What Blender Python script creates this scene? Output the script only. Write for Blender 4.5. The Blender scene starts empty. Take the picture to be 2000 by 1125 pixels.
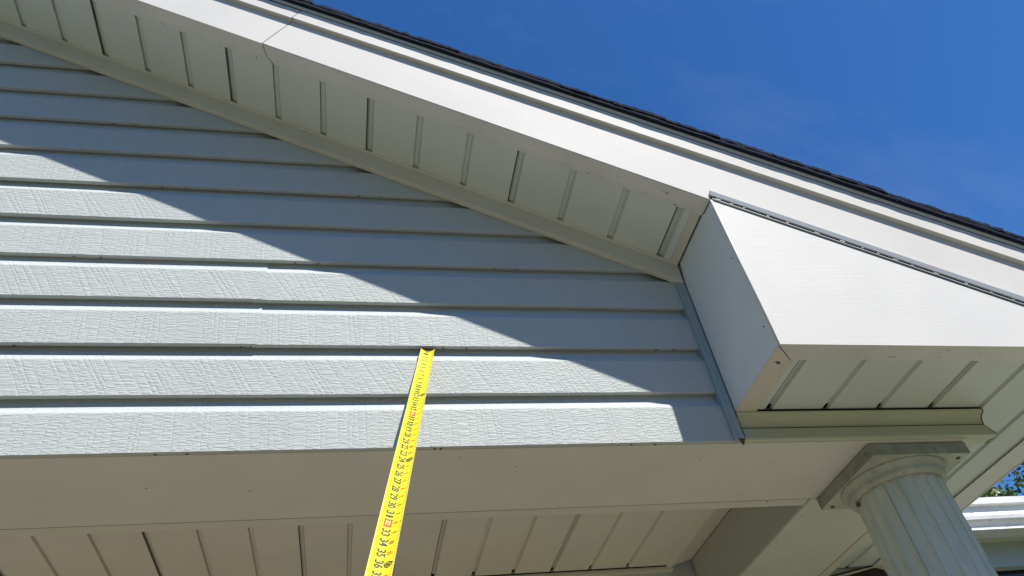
import bpy, bmesh, math, random
from mathutils import Vector, Matrix, noise
random.seed(7)
SC = bpy.context.scene
S = 1.25            # survey unit -> metres
# ------------------------------------------------------------------ camera
R = ((0.97845848, -0.16446035, -0.124787),      # right
     (-0.02312859, -0.68798199, 0.72535912),    # up
     (0.20514402, 0.70684764, 0.67696554))      # forward
CAM = Vector((-0.72410719, -1.16405076, -0.70965111)) * S
cd = bpy.data.cameras.new('camera'); cam = bpy.data.objects.new('camera', cd)
SC.collection.objects.link(cam)
m = Matrix(((R[0][0], R[1][0], -R[2][0]), (R[0][1], R[1][1], -R[2][1]), (R[0][2], R[1][2], -R[2][2])))
cam.matrix_world = Matrix.Translation(CAM) @ m.to_4x4()
cd.sensor_fit = 'HORIZONTAL'; cd.sensor_width = 36.0; cd.lens = 36.0 * 1464.632 / 2000.0
cd.clip_start = 0.02; cd.clip_end = 900
SC.camera = cam
# ------------------------------------------------------------------ light
LD = Vector((-0.58, 1.0, -1.73)).normalized()   # direction the sunlight travels
el = math.asin(-LD.z); az = math.atan2(-LD.x, -LD.y)
W = bpy.data.worlds.new('World'); SC.world = W; W.use_nodes = True
nt = W.node_tree; nt.nodes.clear()
sky = nt.nodes.new('ShaderNodeTexSky'); sky.sky_type = 'NISHITA'; sky.sun_disc = False
sky.sun_elevation = el; sky.sun_rotation = az; sky.altitude = 0; sky.air_density = 1.0
sky.dust_density = 0.25; sky.ozone_density = 4.5
bg = nt.nodes.new('ShaderNodeBackground'); bg.inputs[1].default_value = 0.08
wo = nt.nodes.new('ShaderNodeOutputWorld')
hs = nt.nodes.new('ShaderNodeHueSaturation'); hs.inputs['Saturation'].default_value = 1.22
hs.inputs['Value'].default_value = 1.0
# faint high cirrus
tc = nt.nodes.new('ShaderNodeTexCoord'); mp = nt.nodes.new('ShaderNodeMapping')
mp.inputs['Scale'].default_value = (2.2, 5.0, 2.2); mp.inputs['Rotation'].default_value = (0.3, 0.2, 0.9)
nz = nt.nodes.new('ShaderNodeTexNoise'); nz.inputs['Scale'].default_value = 1.3; nz.inputs['Detail'].default_value = 7
nz.inputs['Roughness'].default_value = 0.62
cr = nt.nodes.new('ShaderNodeValToRGB'); cr.color_ramp.elements[0].position = 0.5; cr.color_ramp.elements[1].position = 0.85
cr.color_ramp.elements[1].color = (0.08, 0.08, 0.08, 1)
mx = nt.nodes.new('ShaderNodeMixRGB'); mx.inputs[2].default_value = (7, 7.6, 8.6, 1)
nt.links.new(tc.outputs['Generated'], mp.inputs[0]); nt.links.new(mp.outputs[0], nz.inputs[0])
nt.links.new(nz.outputs[0], cr.inputs[0]); nt.links.new(cr.outputs[0], mx.inputs[0])
tn = nt.nodes.new('ShaderNodeMixRGB'); tn.blend_type = 'MULTIPLY'; tn.inputs[0].default_value = 1.0; tn.inputs[2].default_value = (0.98, 1.13, 1.36, 1)
nt.links.new(sky.outputs[0], hs.inputs['Color']); nt.links.new(hs.outputs[0], tn.inputs[1]); nt.links.new(tn.outputs[0], mx.inputs[1])
nt.links.new(mx.outputs[0], bg.inputs[0]); nt.links.new(bg.outputs[0], wo.inputs[0])
sl = bpy.data.lights.new('sun', 'SUN'); sl.energy = 5.0; sl.angle = math.radians(0.53); sl.color = (1.0, 0.955, 0.885)
so = bpy.data.objects.new('sun', sl); SC.collection.objects.link(so)
so.rotation_euler = LD.to_track_quat('-Z', 'Y').to_euler(); so.location = (3, -6, 10)
SC.view_settings.view_transform = 'Standard'; SC.view_settings.look = 'None'
SC.view_settings.gamma = 1.0; SC.view_settings.use_curve_mapping = False
SC.view_settings.exposure = 0.50
SC.render.engine = 'CYCLES'; SC.cycles.max_bounces = 8; SC.cycles.diffuse_bounces = 6

# ------------------------------------------------------------------ materials
class MT:
    def __init__(s, name, col, rough=0.5, metal=0.0, spec=0.5):
        s.m = bpy.data.materials.new(name); s.m.use_nodes = True
        s.n = s.m.node_tree.nodes; s.l = s.m.node_tree.links
        s.b = s.n['Principled BSDF']; s.b.inputs['Base Color'].default_value = (*col, 1)
        s.b.inputs['Roughness'].default_value = rough; s.b.inputs['Metallic'].default_value = metal
        s.b.inputs['Specular IOR Level'].default_value = spec
        s.col = (*col, 1); s.csock = None; s.hs = None
        t = s.n.new('ShaderNodeTexCoord'); s.oc = t.outputs['Object']
    def math(s, op, a, b=None, c=None):
        q = s.n.new('ShaderNodeMath'); q.operation = op
        for i, v in enumerate((a, b, c)):
            if v is None: continue
            if hasattr(v, 'links'): s.l.new(v, q.inputs[i])
            else: q.inputs[i].default_value = v
        return q.outputs[0]
    def coords(s, scale=(1, 1, 1), rot=(0, 0, 0), src=None):
        q = s.n.new('ShaderNodeMapping'); q.inputs['Scale'].default_value = scale; q.inputs['Rotation'].default_value = rot
        s.l.new(src or s.oc, q.inputs[0]); return q.outputs[0]
    def noise(s, co, scale, detail=3, rough=0.5, dist=0.0):
        q = s.n.new('ShaderNodeTexNoise'); q.inputs['Scale'].default_value = scale; q.inputs['Detail'].default_value = detail
        q.inputs['Roughness'].default_value = rough; q.inputs['Distortion'].default_value = dist
        s.l.new(co, q.inputs[0]); return q.outputs[0]
    def ramp(s, v, lo, hi, a=0.0, b=1.0):
        q = s.n.new('ShaderNodeMapRange'); q.inputs[1].default_value = lo; q.inputs[2].default_value = hi
        q.inputs[3].default_value = a; q.inputs[4].default_value = b
        s.l.new(v, q.inputs[0]); return q.outputs[0]
    def mixcol(s, fac, col):
        q = s.n.new('ShaderNodeMixRGB'); s.l.new(fac, q.inputs[0])
        if s.csock is None: q.inputs[1].default_value = s.col
        else: s.l.new(s.csock, q.inputs[1])
        q.inputs[2].default_value = (*col, 1); s.csock = q.outputs[0]
        s.l.new(s.csock, s.b.inputs['Base Color'])
    def bump(s, h, strength=0.5, dist=0.001):
        q = s.n.new('ShaderNodeBump'); q.inputs['Strength'].default_value = strength; q.inputs['Distance'].default_value = dist
        s.l.new(h, q.inputs['Height'])
        if s.hs is not None: s.l.new(s.hs, q.inputs['Normal'])
        s.hs = q.outputs[0]; s.l.new(s.hs, s.b.inputs['Normal'])
    def specks(s, scale=35, thr=0.13, col=(0.12, 0.11, 0.09), amt=0.8, dens=0.62):
        v = s.n.new('ShaderNodeTexVoronoi'); v.inputs['Scale'].default_value = scale; s.l.new(s.oc, v.inputs[0])
        d = s.ramp(v.outputs['Distance'], thr * 0.6, thr, amt, 0.0)
        sep = s.n.new('ShaderNodeSeparateColor'); s.l.new(v.outputs['Color'], sep.inputs[0])
        k = s.math('GREATER_THAN', sep.outputs[0], dens)
        s.mixcol(s.math('MULTIPLY', d, k), col)
    def blotch(s, scale=3, col=(0.3, 0.3, 0.25), amt=0.25, lo=0.45, hi=0.75, stretch=(1, 1, 1)):
        s.mixcol(s.ramp(s.noise(s.coords(stretch), scale, 5, 0.6), lo, hi, 0, amt), col)

def siding_mat(name, shear):
    M = MT(name, (0.462, 0.497, 0.480), 0.62, spec=0.2)
    sep = M.n.new('ShaderNodeSeparateXYZ'); M.l.new(M.oc, sep.inputs[0])
    x, z = sep.outputs[0], sep.outputs[2]
    u = M.math('ADD', x, M.math('MULTIPLY', z, shear))
    c1 = M.n.new('ShaderNodeCombineXYZ'); M.l.new(u, c1.inputs[0]); M.l.new(M.math('MULTIPLY', z, 0.12), c1.inputs[2])
    wv = M.noise(c1.outputs[0], 17, 2, 0.6)
    up = M.math('ADD', M.math('MULTIPLY', u, 62), M.math('MULTIPLY', wv, 4.2))
    idn = M.math('FLOOR', up); fr_ = M.math('SUBTRACT', up, idn)
    # saw-cut uprights between narrow bands
    ed = M.math('MINIMUM', fr_, M.math('SUBTRACT', 1.0, fr_))
    brk = M.ramp(M.noise(M.coords((30, 1, 40), src=c1.outputs[0]), 1.0, 2), 0.40, 0.58, 0.15, 1.0)
    cut = M.math('MULTIPLY', M.ramp(ed, 0.0, 0.22, 1, 0), brk)
    tilt = M.math('MULTIPLY', fr_, 0.45)
    # short horizontal tears, different in every band
    c2 = M.n.new('ShaderNodeCombineXYZ'); M.l.new(M.math('ADD', M.math('MULTIPLY', idn, 5.31), M.math('MULTIPLY', fr_, 0.75)), c2.inputs[0]); M.l.new(M.math('MULTIPLY', z, 215), c2.inputs[2])
    hn = M.noise(c2.outputs[0], 1.0, 2, 0.5, 0.3)
    hr = M.ramp(hn, 0.42, 0.60)
    h2 = M.noise(M.coords((70, 1, 520), src=c1.outputs[0]), 1.0, 2, 0.5)
    h = M.math('ADD', M.math('MULTIPLY', hr, 0.80), M.math('ADD', M.math('MULTIPLY', h2, 0.30), tilt))
    h = M.math('SUBTRACT', h, M.math('MULTIPLY', cut, 0.60))
    M.bump(h, 0.66, 0.0010)
    M.bump(M.noise(M.coords(), 5.0, 2), 0.35, 0.004)
    M.blotch(2.2, (0.40, 0.40, 0.40), 0.30, 0.45, 0.8)
    M.blotch(9, (0.525, 0.53, 0.50), 0.35, 0.45, 0.75, (1, 1, 3))
    return M.m
siding = [siding_mat('siding_vinyl', 0.05), siding_mat('siding_vinyl_slanted', 0.55)]
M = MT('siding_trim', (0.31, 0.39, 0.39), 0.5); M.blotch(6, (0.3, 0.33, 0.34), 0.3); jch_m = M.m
M = MT('fascia_aluminium', (0.62, 0.605, 0.57), 0.6, spec=0.08)
M.bump(M.noise(M.coords((40, 40, 300), (0, math.radians(27), 0)), 1.0, 3), 0.10, 0.0006)
M.bump(M.noise(M.coords(), 2.6, 2), 0.5, 0.005)
M.blotch(3.0, (0.47, 0.465, 0.45), 0.45, 0.42, 0.8); M.specks(26, 0.05, (0.45, 0.42, 0.36), 0.6, 0.80); M.specks(60, 0.05, (0.3, 0.28, 0.24), 0.5, 0.90); fascia_m = M.m
M = MT('return_aluminium', (0.66, 0.65, 0.615), 0.55, spec=0.12)
M.bump(M.noise(M.coords((14, 1, 330)), 1.0, 3, 0.5), 0.40, 0.0008); M.bump(M.noise(M.coords(), 2.6, 2), 0.6, 0.006)
M.blotch(2.5, (0.51, 0.51, 0.505), 0.4, 0.45, 0.8); M.specks(14, 0.03, (0.25, 0.22, 0.18), 0.8, 0.80); return_m = M.m
M = MT('return_side_aluminium', (0.82, 0.84, 0.79), 0.45); M.blotch(3, (0.6, 0.62, 0.62), 0.4); M.specks(18, 0.03, (0.2, 0.2, 0.2), 0.8, 0.75)
M.bump(M.noise(M.coords(), 3.0, 2), 0.6, 0.006); side_m = M.m
def soft_mat(name, col, dirt=0.25, sp=0.75):
    M = MT(name, col, 0.55, spec=0.3)
    M.bump(M.noise(M.coords((160, 30, 160)), 1.0, 3), 0.18, 0.0005)
    M.blotch(4, tuple(c * 0.72 for c in col), dirt, 0.42, 0.75)
    M.blotch(1.3, (col[0] * .95, col[1] * .91, col[2] * .85), 0.5, 0.45, 0.7)
    M.specks(30, 0.05, (0.10, 0.09, 0.07), 0.7, 0.86); M.specks(13, 0.03, (0.08, 0.07, 0.05), 0.8, sp)
    return M.m
soffit_m = soft_mat('soffit_vinyl', (0.62, 0.68, 0.645), 0.3)
ceil_m = soft_mat('ceiling_vinyl', (0.69, 0.665, 0.58), 0.3)
beam_m = soft_mat('beam_cladding', (0.64, 0.635, 0.565), 0.3, 0.7)
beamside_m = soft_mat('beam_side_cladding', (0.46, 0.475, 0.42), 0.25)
trim_m = soft_mat('soffit_trim', (0.62, 0.61, 0.52), 0.3)
mould_m = soft_mat('moulding_vinyl', (0.53, 0.56, 0.42), 0.35)
M = MT('lip_aluminium', (0.66, 0.66, 0.64), 0.5, spec=0.3)
M.blotch(5, (0.45, 0.45, 0.42), 0.35, 0.42, 0.75, (1, 1, 1)); M.blotch(26, (0.22, 0.21, 0.18), 0.75, 0.64, 0.72, (0.5, 1.6, 1)); M.specks(45, 0.11, (0.12, 0.11, 0.09), 0.7, 0.84); lip_m = M.m
M = MT('column_paint', (0.62, 0.67, 0.58), 0.5, spec=0.35)
M.blotch(7, (0.38, 0.42, 0.36), 0.5, 0.4, 0.75, (1, 1, 0.25)); M.blotch(30, (0.33, 0.36, 0.30), 0.4, 0.5, 0.75, (1, 1, 0.3)); M.blotch(42, (0.17, 0.19, 0.15), 0.7, 0.68, 0.78, (1, 1, 0.5)); M.specks(35, 0.06, (0.1, 0.1, 0.08), 0.7, 0.86)
M.bump(M.noise(M.coords((60, 60, 12)), 1.0, 3), 0.2, 0.0008); column_m = M.m
M = MT('capital_paint', (0.47, 0.50, 0.41), 0.62, spec=0.3)
M.blotch(14, (0.24, 0.26, 0.20), 0.6, 0.45, 0.75); M.blotch(60, (0.16, 0.16, 0.13), 0.6, 0.58, 0.72); M.specks(45, 0.1, (0.08, 0.08, 0.06), 0.8, 0.85)
M.bump(M.noise(M.coords(), 90, 4), 0.3, 0.001); capital_m = M.m
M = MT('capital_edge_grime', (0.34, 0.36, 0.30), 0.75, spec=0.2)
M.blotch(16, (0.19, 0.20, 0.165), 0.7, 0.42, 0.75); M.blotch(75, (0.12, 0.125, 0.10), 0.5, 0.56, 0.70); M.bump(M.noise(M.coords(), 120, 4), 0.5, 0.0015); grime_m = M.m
M = MT('shingle_asphalt', (0.011, 0.016, 0.031), 0.95, spec=0.15)
M.blotch(90, (0.025, 0.03, 0.045), 0.5, 0.5, 0.7); M.specks(300, 0.35, (0.30, 0.26, 0.22), 0.8, 0.965); M.bump(M.noise(M.coords(), 420, 3), 1.0, 0.002); shingle_m = M.m
M = MT('roof_felt', (0.03, 0.03, 0.034), 0.9); felt_m = M.m
drip_m = MT('drip_edge_metal', (0.55, 0.58, 0.56), 0.45).m
M = MT('channel_metal', (0.50, 0.53, 0.56), 0.38, metal=0.0); M.blotch(40, (0.45, 0.47, 0.5), 0.5, 0.45, 0.7); chan_m = M.m
gap_m = MT('interlock_shadow_gap', (0.11, 0.10, 0.085), 0.9, spec=0.1).m  # dark tone that paints the shade inside board slots
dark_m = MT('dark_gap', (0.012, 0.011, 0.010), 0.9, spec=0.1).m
rust_m = MT('screw_rust', (0.11, 0.065, 0.035), 0.8).m
caulk_m = MT('dark_sealant', (0.03, 0.04, 0.045), 0.7).m
M = MT('gutter_white', (0.76, 0.77, 0.76), 0.4); M.specks(22, 0.20, (0.05, 0.055, 0.03), 0.95, 0.72); M.specks(50, 0.2, (0.08, 0.08, 0.05), 0.9, 0.84); M.blotch(9, (0.42, 0.45, 0.38), 0.5, 0.5, 0.75, (.5, 1, 2)); gutter_m = M.m
M = MT('far_wall_paint', (0.50, 0.54, 0.53), 0.6); M.blotch(3, (0.4, 0.42, 0.4), 0.4); farwall_m = M.m
glass_m = MT('window_dark', (0.006, 0.007, 0.010), 0.15).m
maroon_m = MT('maroon_paint', (0.022, 0.006, 0.008), 0.35).m
frame_m = MT('white_rim', (0.60, 0.59, 0.56), 0.5).m
M = MT('tape_yellow', (0.74, 0.665, 0.02), 0.32, spec=0.5); M.blotch(60, (0.70, 0.60, 0.015), 0.4, 0.5, 0.75); tape_m = M.m
tedge_m = MT('tape_edge_yellow', (0.80, 0.70, 0.14), 0.35).m
ink_m = MT('tape_black_ink', (0.035, 0.035, 0.02), 0.6).m
inky_m = MT('tape_faint_ink', (0.22, 0.18, 0.02), 0.6).m
red_m = MT('tape_red_ink', (0.62, 0.05, 0.02), 0.5).m
steel_m = MT('hook_steel', (0.5, 0.5, 0.5), 0.28, metal=0.9).m
hook_m = MT('hook_black', (0.03, 0.03, 0.03), 0.4).m
M = MT('lawn_grass', (0.085, 0.115, 0.035), 0.95); M.blotch(0.6, (0.12, 0.11, 0.05), 0.8, 0.4, 0.7); M.bump(M.noise(M.coords(), 40, 4), 0.6, 0.03); lawn_m = M.m
M = MT('paving_concrete', (0.205, 0.187, 0.157), 0.9); M.blotch(1.4, (0.15, 0.135, 0.105), 0.6); M.bump(M.noise(M.coords(), 60, 4), 0.3, 0.003); pave_m = M.m
M = MT('porch_boards', (0.25, 0.20, 0.14), 0.7); M.blotch(5, (0.16, 0.12, 0.08), 0.5, 0.4, 0.7, (1, 9, 1)); porch_m = M.m
M = MT('bark', (0.12, 0.09, 0.065), 0.9); M.bump(M.noise(M.coords((8, 8, 1.5)), 4, 4), 0.8, 0.03); bark_m = M.m
def leafmat(n, c):
    M = MT(n, c, 0.45); M.b.inputs['Subsurface Weight'].default_value = 0.0
    tr = M.n.new('ShaderNodeBsdfTranslucent'); tr.inputs[0].default_value = (c[0] * 2.2, c[1] * 2.0, c[2] * 0.9, 1)
    ms = M.n.new('ShaderNodeMixShader'); ms.inputs[0].default_value = 0.35
    M.l.new(M.b.outputs[0], ms.inputs[1]); M.l.new(tr.outputs[0], ms.inputs[2]); M.l.new(ms.outputs[0], M.n['Material Output'].inputs[0])
    return M.m
leaf_ms = [leafmat('leaf_green', (0.085, 0.13, 0.035)), leafmat('leaf_pale', (0.14, 0.19, 0.06)), leafmat('leaf_dark', (0.045, 0.08, 0.025))]

# ------------------------------------------------------------------ builders
def link(o): SC.collection.objects.link(o); return o
def empty(name, label, cat, loc=(0, 0, 0), group=None):
    o = bpy.data.objects.new(name, None); link(o); o.location = Vector(loc) * S; o.empty_display_size = 0.1
    o['label'] = label; o['category'] = cat
    if group: o['group'] = group
    return o
def mesh(name, V, F, mats, parent=None, mi=None, smooth=False, label=None):
    me = bpy.data.meshes.new(name); me.from_pydata([tuple(Vector(v) * S) for v in V], [], F); me.update()
    for k in (mats if isinstance(mats, (list, tuple)) else [mats]): me.materials.append(k)
    if mi:
        for p, i in zip(me.polygons, mi): p.material_index = i
    bm = bmesh.new(); bm.from_mesh(me); bmesh.ops.recalc_face_normals(bm, faces=bm.faces); bm.to_mesh(me); bm.free()
    if smooth:
        for p in me.polygons: p.use_smooth = True
    o = bpy.data.objects.new(name, me); link(o)
    if parent is not None:
        o.parent = parent; o.matrix_parent_inverse = Matrix.Translation(-parent.location)
        if parent.parent is not None: o.matrix_parent_inverse = Matrix.Identity(4)
    if label: o['label'] = label
    return o
def bevel(o, w, seg=2, ang=30):
    b = o.modifiers.new('bevel', 'BEVEL'); b.width = w * S; b.segments = seg; b.limit_method = 'ANGLE'; b.angle_limit = math.radians(ang)
    b.harden_normals = False
    return o
def boxv(x0, x1, y0, y1, z0, z1):
    V = [(x, y, z) for x in (x0, x1) for y in (y0, y1) for z in (z0, z1)]
    return V, [(0, 1, 3, 2), (4, 6, 7, 5), (0, 4, 5, 1), (2, 3, 7, 6), (0, 2, 6, 4), (1, 5, 7, 3)]
def box(name, x0, x1, y0, y1, z0, z1, mat, parent=None, label=None):
    V, F = boxv(x0, x1, y0, y1, z0, z1); return mesh(name, V, F, mat, parent, label=label)
def prism(name, A, B, mat, parent=None, smooth=False, label=None, mi=None):
    """A and B: matching closed outlines (lists of 3D points)"""
    n = len(A); V = list(A) + list(B); F = [(i, (i + 1) % n, n + (i + 1) % n, n + i) for i in range(n)] + [tuple(range(n)), tuple(range(2 * n - 1, n - 1, -1))]
    return mesh(name, V, F, mat, parent, smooth=smooth, label=label, mi=mi)
SL = 0.51                                            # rake slope
def rk(x, y, zp, d=0.0): return (x, y, zp - SL * x + d * (x + 0.8))
def rake(name, prof, x0, x1, mat, parent, label=None, mi=None, n=1):
    """prof: (y, z', drift)"""
    if n == 1: return prism(name, [rk(x0, *p) for p in prof], [rk(x1, *p) for p in prof], mat, parent, label=label, mi=mi)
def tube(V, F, a, b, r, n=8):
    a, b = Vector(a), Vector(b); d = (b - a).normalized(); u = d.orthogonal().normalized(); w = d.cross(u); k = len(V)
    for P in (a, b):
        for i in range(n):
            t = 2 * math.pi * i / n; V.append(tuple(P + (u * math.cos(t) + w * math.sin(t)) * r))
    for i in range(n): F.append((k + i, k + (i + 1) % n, k + n + (i + 1) % n, k + n + i))
    F.append(tuple(range(k, k + n))); F.append(tuple(range(k + 2 * n - 1, k + n - 1, -1)))
def disc(name, c, nrm, r, mat, parent, h=0.0008, n=12, sq=1.0):
    V, F = [], []; c = Vector(c); nrm = Vector(nrm).normalized(); tube(V, F, c - nrm * h, c + nrm * h, r, n)
    return mesh(name, V, F, mat, parent)

# ------------------------------------------------------------------ setting
ZG = -2.12
g = mesh('ground', [(-160, -160, ZG), (160, -160, ZG), (160, 160, ZG), (-160, 160, ZG)], [(0, 1, 2, 3)], lawn_m); g['kind'] = 'structure'
g = box('path', -3.4, 3.2, -4.6, -0.62, ZG - 0.05, ZG + 0.012, pave_m); g['kind'] = 'structure'
g = box('porch_floor', -5.2, 0.62, -0.55, 0.9, ZG - 0.05, ZG + 0.16, porch_m); g['kind'] = 'structure'

# ------------------------------------------------------------------ gable wall with dutch-lap siding
E = 0.1143
wall = empty('gable_wall', 'pale grey wood-grained lap siding wall filling the gable below the sloping eave', 'wall', (-1.5, 0, 0))
XL = -3.4
prism('wall_sheathing', [(XL, 0.012, 0.0), (0.016, 0.012, 0.0), (0.016, 0.012, 0.56), (XL, 0.012, 0.56 - SL * XL)],
      [(XL, 0.06, 0.0), (0.016, 0.06, 0.0), (0.016, 0.06, 0.56), (XL, 0.06, 0.56 - SL * XL)], beam_m, wall)
COV = [(-0.0130, 0.0), (-0.0130, 0.0775), (-0.0126, 0.0797), (-0.0113, 0.0824), (-0.0089, 0.0862), (-0.0058, 0.0910), (-0.0029, 0.0970), (-0.0007, 0.1038), (0.0006, 0.1103), (0.0010, E + 0.006)]
def panel(k0, x0, x1, dy=0.0, holes=(), top=99, wav=None):
    """a double course panel; clipped at its right by the sloping soffit line"""
    prof = []
    for c in (0, 1):
        base = (k0 + c) * E
        if c == 0:
            prof += [(-0.0030, base + 0.0070, 1), (-0.0034, base + 0.0004, 1), (-0.0118, base - 0.0006, 1)]
            # small nosing
            prof += [(-0.0130, base + 0.0006, 0)]
        else:
            prof += [(-0.0030, base + 0.0062, 1), (-0.0034, base + 0.0004, 1), (-0.0118, base - 0.0004, 1), (-0.0130, base + 0.0008, 0)]
        for (y, z) in COV[1:]:
            if c == 0 and z > E - 0.001: z = E + 0.0062
            prof.append((y, base + z, 0))
    prof = [(y + dy, z, s) for y, z, s in prof]
    N = max(2, int((x1 - x0) / 0.05)); V = []; F = []; mi = []
    npf = len(prof)
    for i in range(N + 1):
        x = x0 + (x1 - x0) * i / N
        for (y, z, s) in prof:
            xx = x
            if i == N:
                lim = (0.515 - z) / SL                      # behind the soffit trim
                xx = min(x1, lim + 0.02)
            elif x > (0.515 - z) / SL + 0.02: xx = (0.515 - z) / SL + 0.02
            w = 0.0007 * noise.noise(Vector((x * 2.3, z * 3.0, k0 * 1.7)))
            V.append((xx, y + w, z + 0.0006 * noise.noise(Vector((x * 3.1, 5.0, round(z / E) * 7.7)))))
    for i in range(N):
        for j in range(npf - 1):
            a = i * npf + j; F.append((a, a + 1, a + npf + 1, a + npf)); 
            c = 0 if j < npf // 2 else 1
            mi.append((k0 + c) % 2)
    # small return at the left edge so that the overlap has an edge
    k = len(V)
    return V, F, mi
def put_panel(k0, x0, x1, dy=0.0, holes=()):
    V, F, mi = panel(k0, x0, x1, dy); n0 = len(F)
    for hx in holes:
        for j, (dx, r) in enumerate([(0, 0.0024)]):
            k = len(V)
            for t in range(8):
                a = t / 8 * 2 * math.pi; V.append((hx + r * math.cos(a), -0.0075 + 0.0014 * math.sin(a), k0 * E - 0.0012))
            V.append((hx, -0.0075, k0 * E + 0.001))
            for t in range(8): F.append((k + t, k + (t + 1) % 8, k + 8)); mi.append(2)
    o = mesh('siding_panel', V, F, [siding[0], siding[1], dark_m], wall, mi=mi)
    return o
HL = {0: [-1.039, -0.99, -0.579, -0.568, -0.211, -0.164, -1.5, -1.45, -1.9], 2: [-1.314, -0.932, -0.914, -0.549, -0.503, -0.10, -0.06, -1.7, -1.76],
      4: [-1.273, -1.224, -0.848, -0.801, -0.42, -0.37, -1.65], 6: [-1.15, -1.1, -0.72, -0.67, -1.6], 8: [-1.3, -1.25, -0.83], 10: [-1.4, -1.35, -1.0]}
for k0 in range(0, 20, 2):
    xr = min(0.004, (0.515 - k0 * E) / SL + 0.02)
    if k0 == 2:
        put_panel(2, XL, -0.9025, -0.0022, [h for h in HL[2] if h < -0.91]); put_panel(2, -0.92, xr, 0.0, [h for h in HL[2] if h > -0.9])
    else:
        if xr > XL + 0.1: put_panel(k0, XL, xr, 0.0, HL.get(k0, []))
# J-channel down the right end of the siding
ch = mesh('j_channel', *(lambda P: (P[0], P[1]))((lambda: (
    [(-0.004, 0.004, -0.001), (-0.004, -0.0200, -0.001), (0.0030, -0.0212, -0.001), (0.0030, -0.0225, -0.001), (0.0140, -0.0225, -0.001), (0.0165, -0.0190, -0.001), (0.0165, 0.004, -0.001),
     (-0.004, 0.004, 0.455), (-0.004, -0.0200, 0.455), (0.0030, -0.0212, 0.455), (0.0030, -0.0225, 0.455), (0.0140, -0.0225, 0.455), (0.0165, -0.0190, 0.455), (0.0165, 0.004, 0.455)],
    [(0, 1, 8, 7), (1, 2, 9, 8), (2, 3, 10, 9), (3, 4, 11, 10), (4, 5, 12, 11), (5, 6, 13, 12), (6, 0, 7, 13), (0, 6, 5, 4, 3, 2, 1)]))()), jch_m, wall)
prism('channel_tip', [(0.001, -0.0226, -0.001), (0.0155, -0.0226, -0.001), (0.0075, -0.0226, -0.016)], [(0.001, -0.0214, -0.001), (0.0155, -0.0214, -0.001), (0.0075, -0.0214, -0.016)], rust_m, wall)

# ------------------------------------------------------------------ rake fascia, drip edge and shingles
roof = empty('gable_roof', 'sloping roof edge with white metal fascia, grey step shadow and dark shingle edge', 'roof', (-1.0, -0.2, 0.95))
YF = -0.226
XR0, XR1 = -3.4, 0.90
D = 0.018
def fascia(x0, x1, dy, skew=True):
    prof = [(YF + 0.004, 0.4745, 0), (YF + dy, 0.4745, 0), (YF + dy, 0.6215, D), (YF - 0.0110 + dy, 0.6205, D), (YF - 0.0110 + dy, 0.6790, D), (YF + 0.004, 0.6790, D)]
    # mitre-less joint square to the slope: push upper points along +x
    def pt(x, p, sk): 
        X = x + (p[1] - 0.4745) * 0.405 * sk
        return rk(X, *p)
    return prism('fascia_board', [pt(x0, p, 1) for p in prof], [pt(x1, p, 1 if x1 < 0 else 0) for p in prof], fascia_m, roof)
fascia(XR0, -0.948, 0.0); fascia(-0.9470, XR1, -0.0010)
# narrow dark gap and rough sealant in the joint
prof = [(YF + 0.003, 0.4750, 0), (YF - 0.0005, 0.4750, 0), (YF - 0.0004, 0.6235, D), (YF - 0.0114, 0.6195, D), (YF - 0.0114, 0.6690, D), (YF + 0.003, 0.6690, D)]
prism('joint_gap', [rk(-0.9495 + (p[1] - 0.4745) * 0.405, *p) for p in prof], [rk(-0.9462 + (p[1] - 0.4745) * 0.405, *p) for p in prof], caulk_m, roof)
# dark bead line then drip edge
rake('bead', [(YF - 0.0130, 0.6690, D), (YF - 0.0130, 0.6705, D), (YF - 0.0105, 0.6712, D), (YF - 0.0105, 0.6685, D)], XR0, XR1, caulk_m, roof)
rake('drip_edge', [(YF - 0.0140, 0.6712, D), (YF - 0.0160, 0.6780, D), (YF - 0.0165, 0.6798, D), (YF - 0.0112, 0.6798, D), (YF - 0.0112, 0.6712, D)], XR0, XR1, drip_m, roof)
rake('roof_deck', [(YF + 0.006, 0.630, D), (YF + 0.006, 0.6795, D), (1.6, 0.6795, D), (1.6, 0.630, D)], XR0, XR1, felt_m, roof)
def slab(name, x0, x1, y0, y1, zb0, zb1, th, mat, parent, rag=0.0016, seg=10, lab=None):
    """shingle from upslope x0 to butt x1; front edge ragged"""
    V = []; F = []
    for i in range(seg + 1):
        t = i / seg; x = x0 + (x1 - x0) * t; zb = zb0 + (zb1 - zb0) * t
        yy = y0 + random.uniform(-rag, rag); tt = th * random.uniform(0.75, 1.2)
        V += [rk(x, yy, zb, D), rk(x, yy + random.uniform(-rag, rag) * .6, zb + tt, D), rk(x, y1, zb + tt, D), rk(x, y1, zb, D)]
    for i in range(seg):
        a = i * 4
        for j in range(4): F.append((a + j, a + (j + 1) % 4, a + 4 + (j + 1) % 4, a + 4 + j))
    F += [(0, 1, 2, 3), (seg * 4 + 3, seg * 4 + 2, seg * 4 + 1, seg * 4)]
    return mesh(name, V, F, mat, parent, label=lab)
slab('starter_strip', XR0, XR1, -0.2520, 0.1, 0.6802, 0.6802, 0.0090, shingle_m, roof, 0.0008, 200)
xs = [-0.843 + 0.1175 * i for i in range(-21, 16)]
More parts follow.
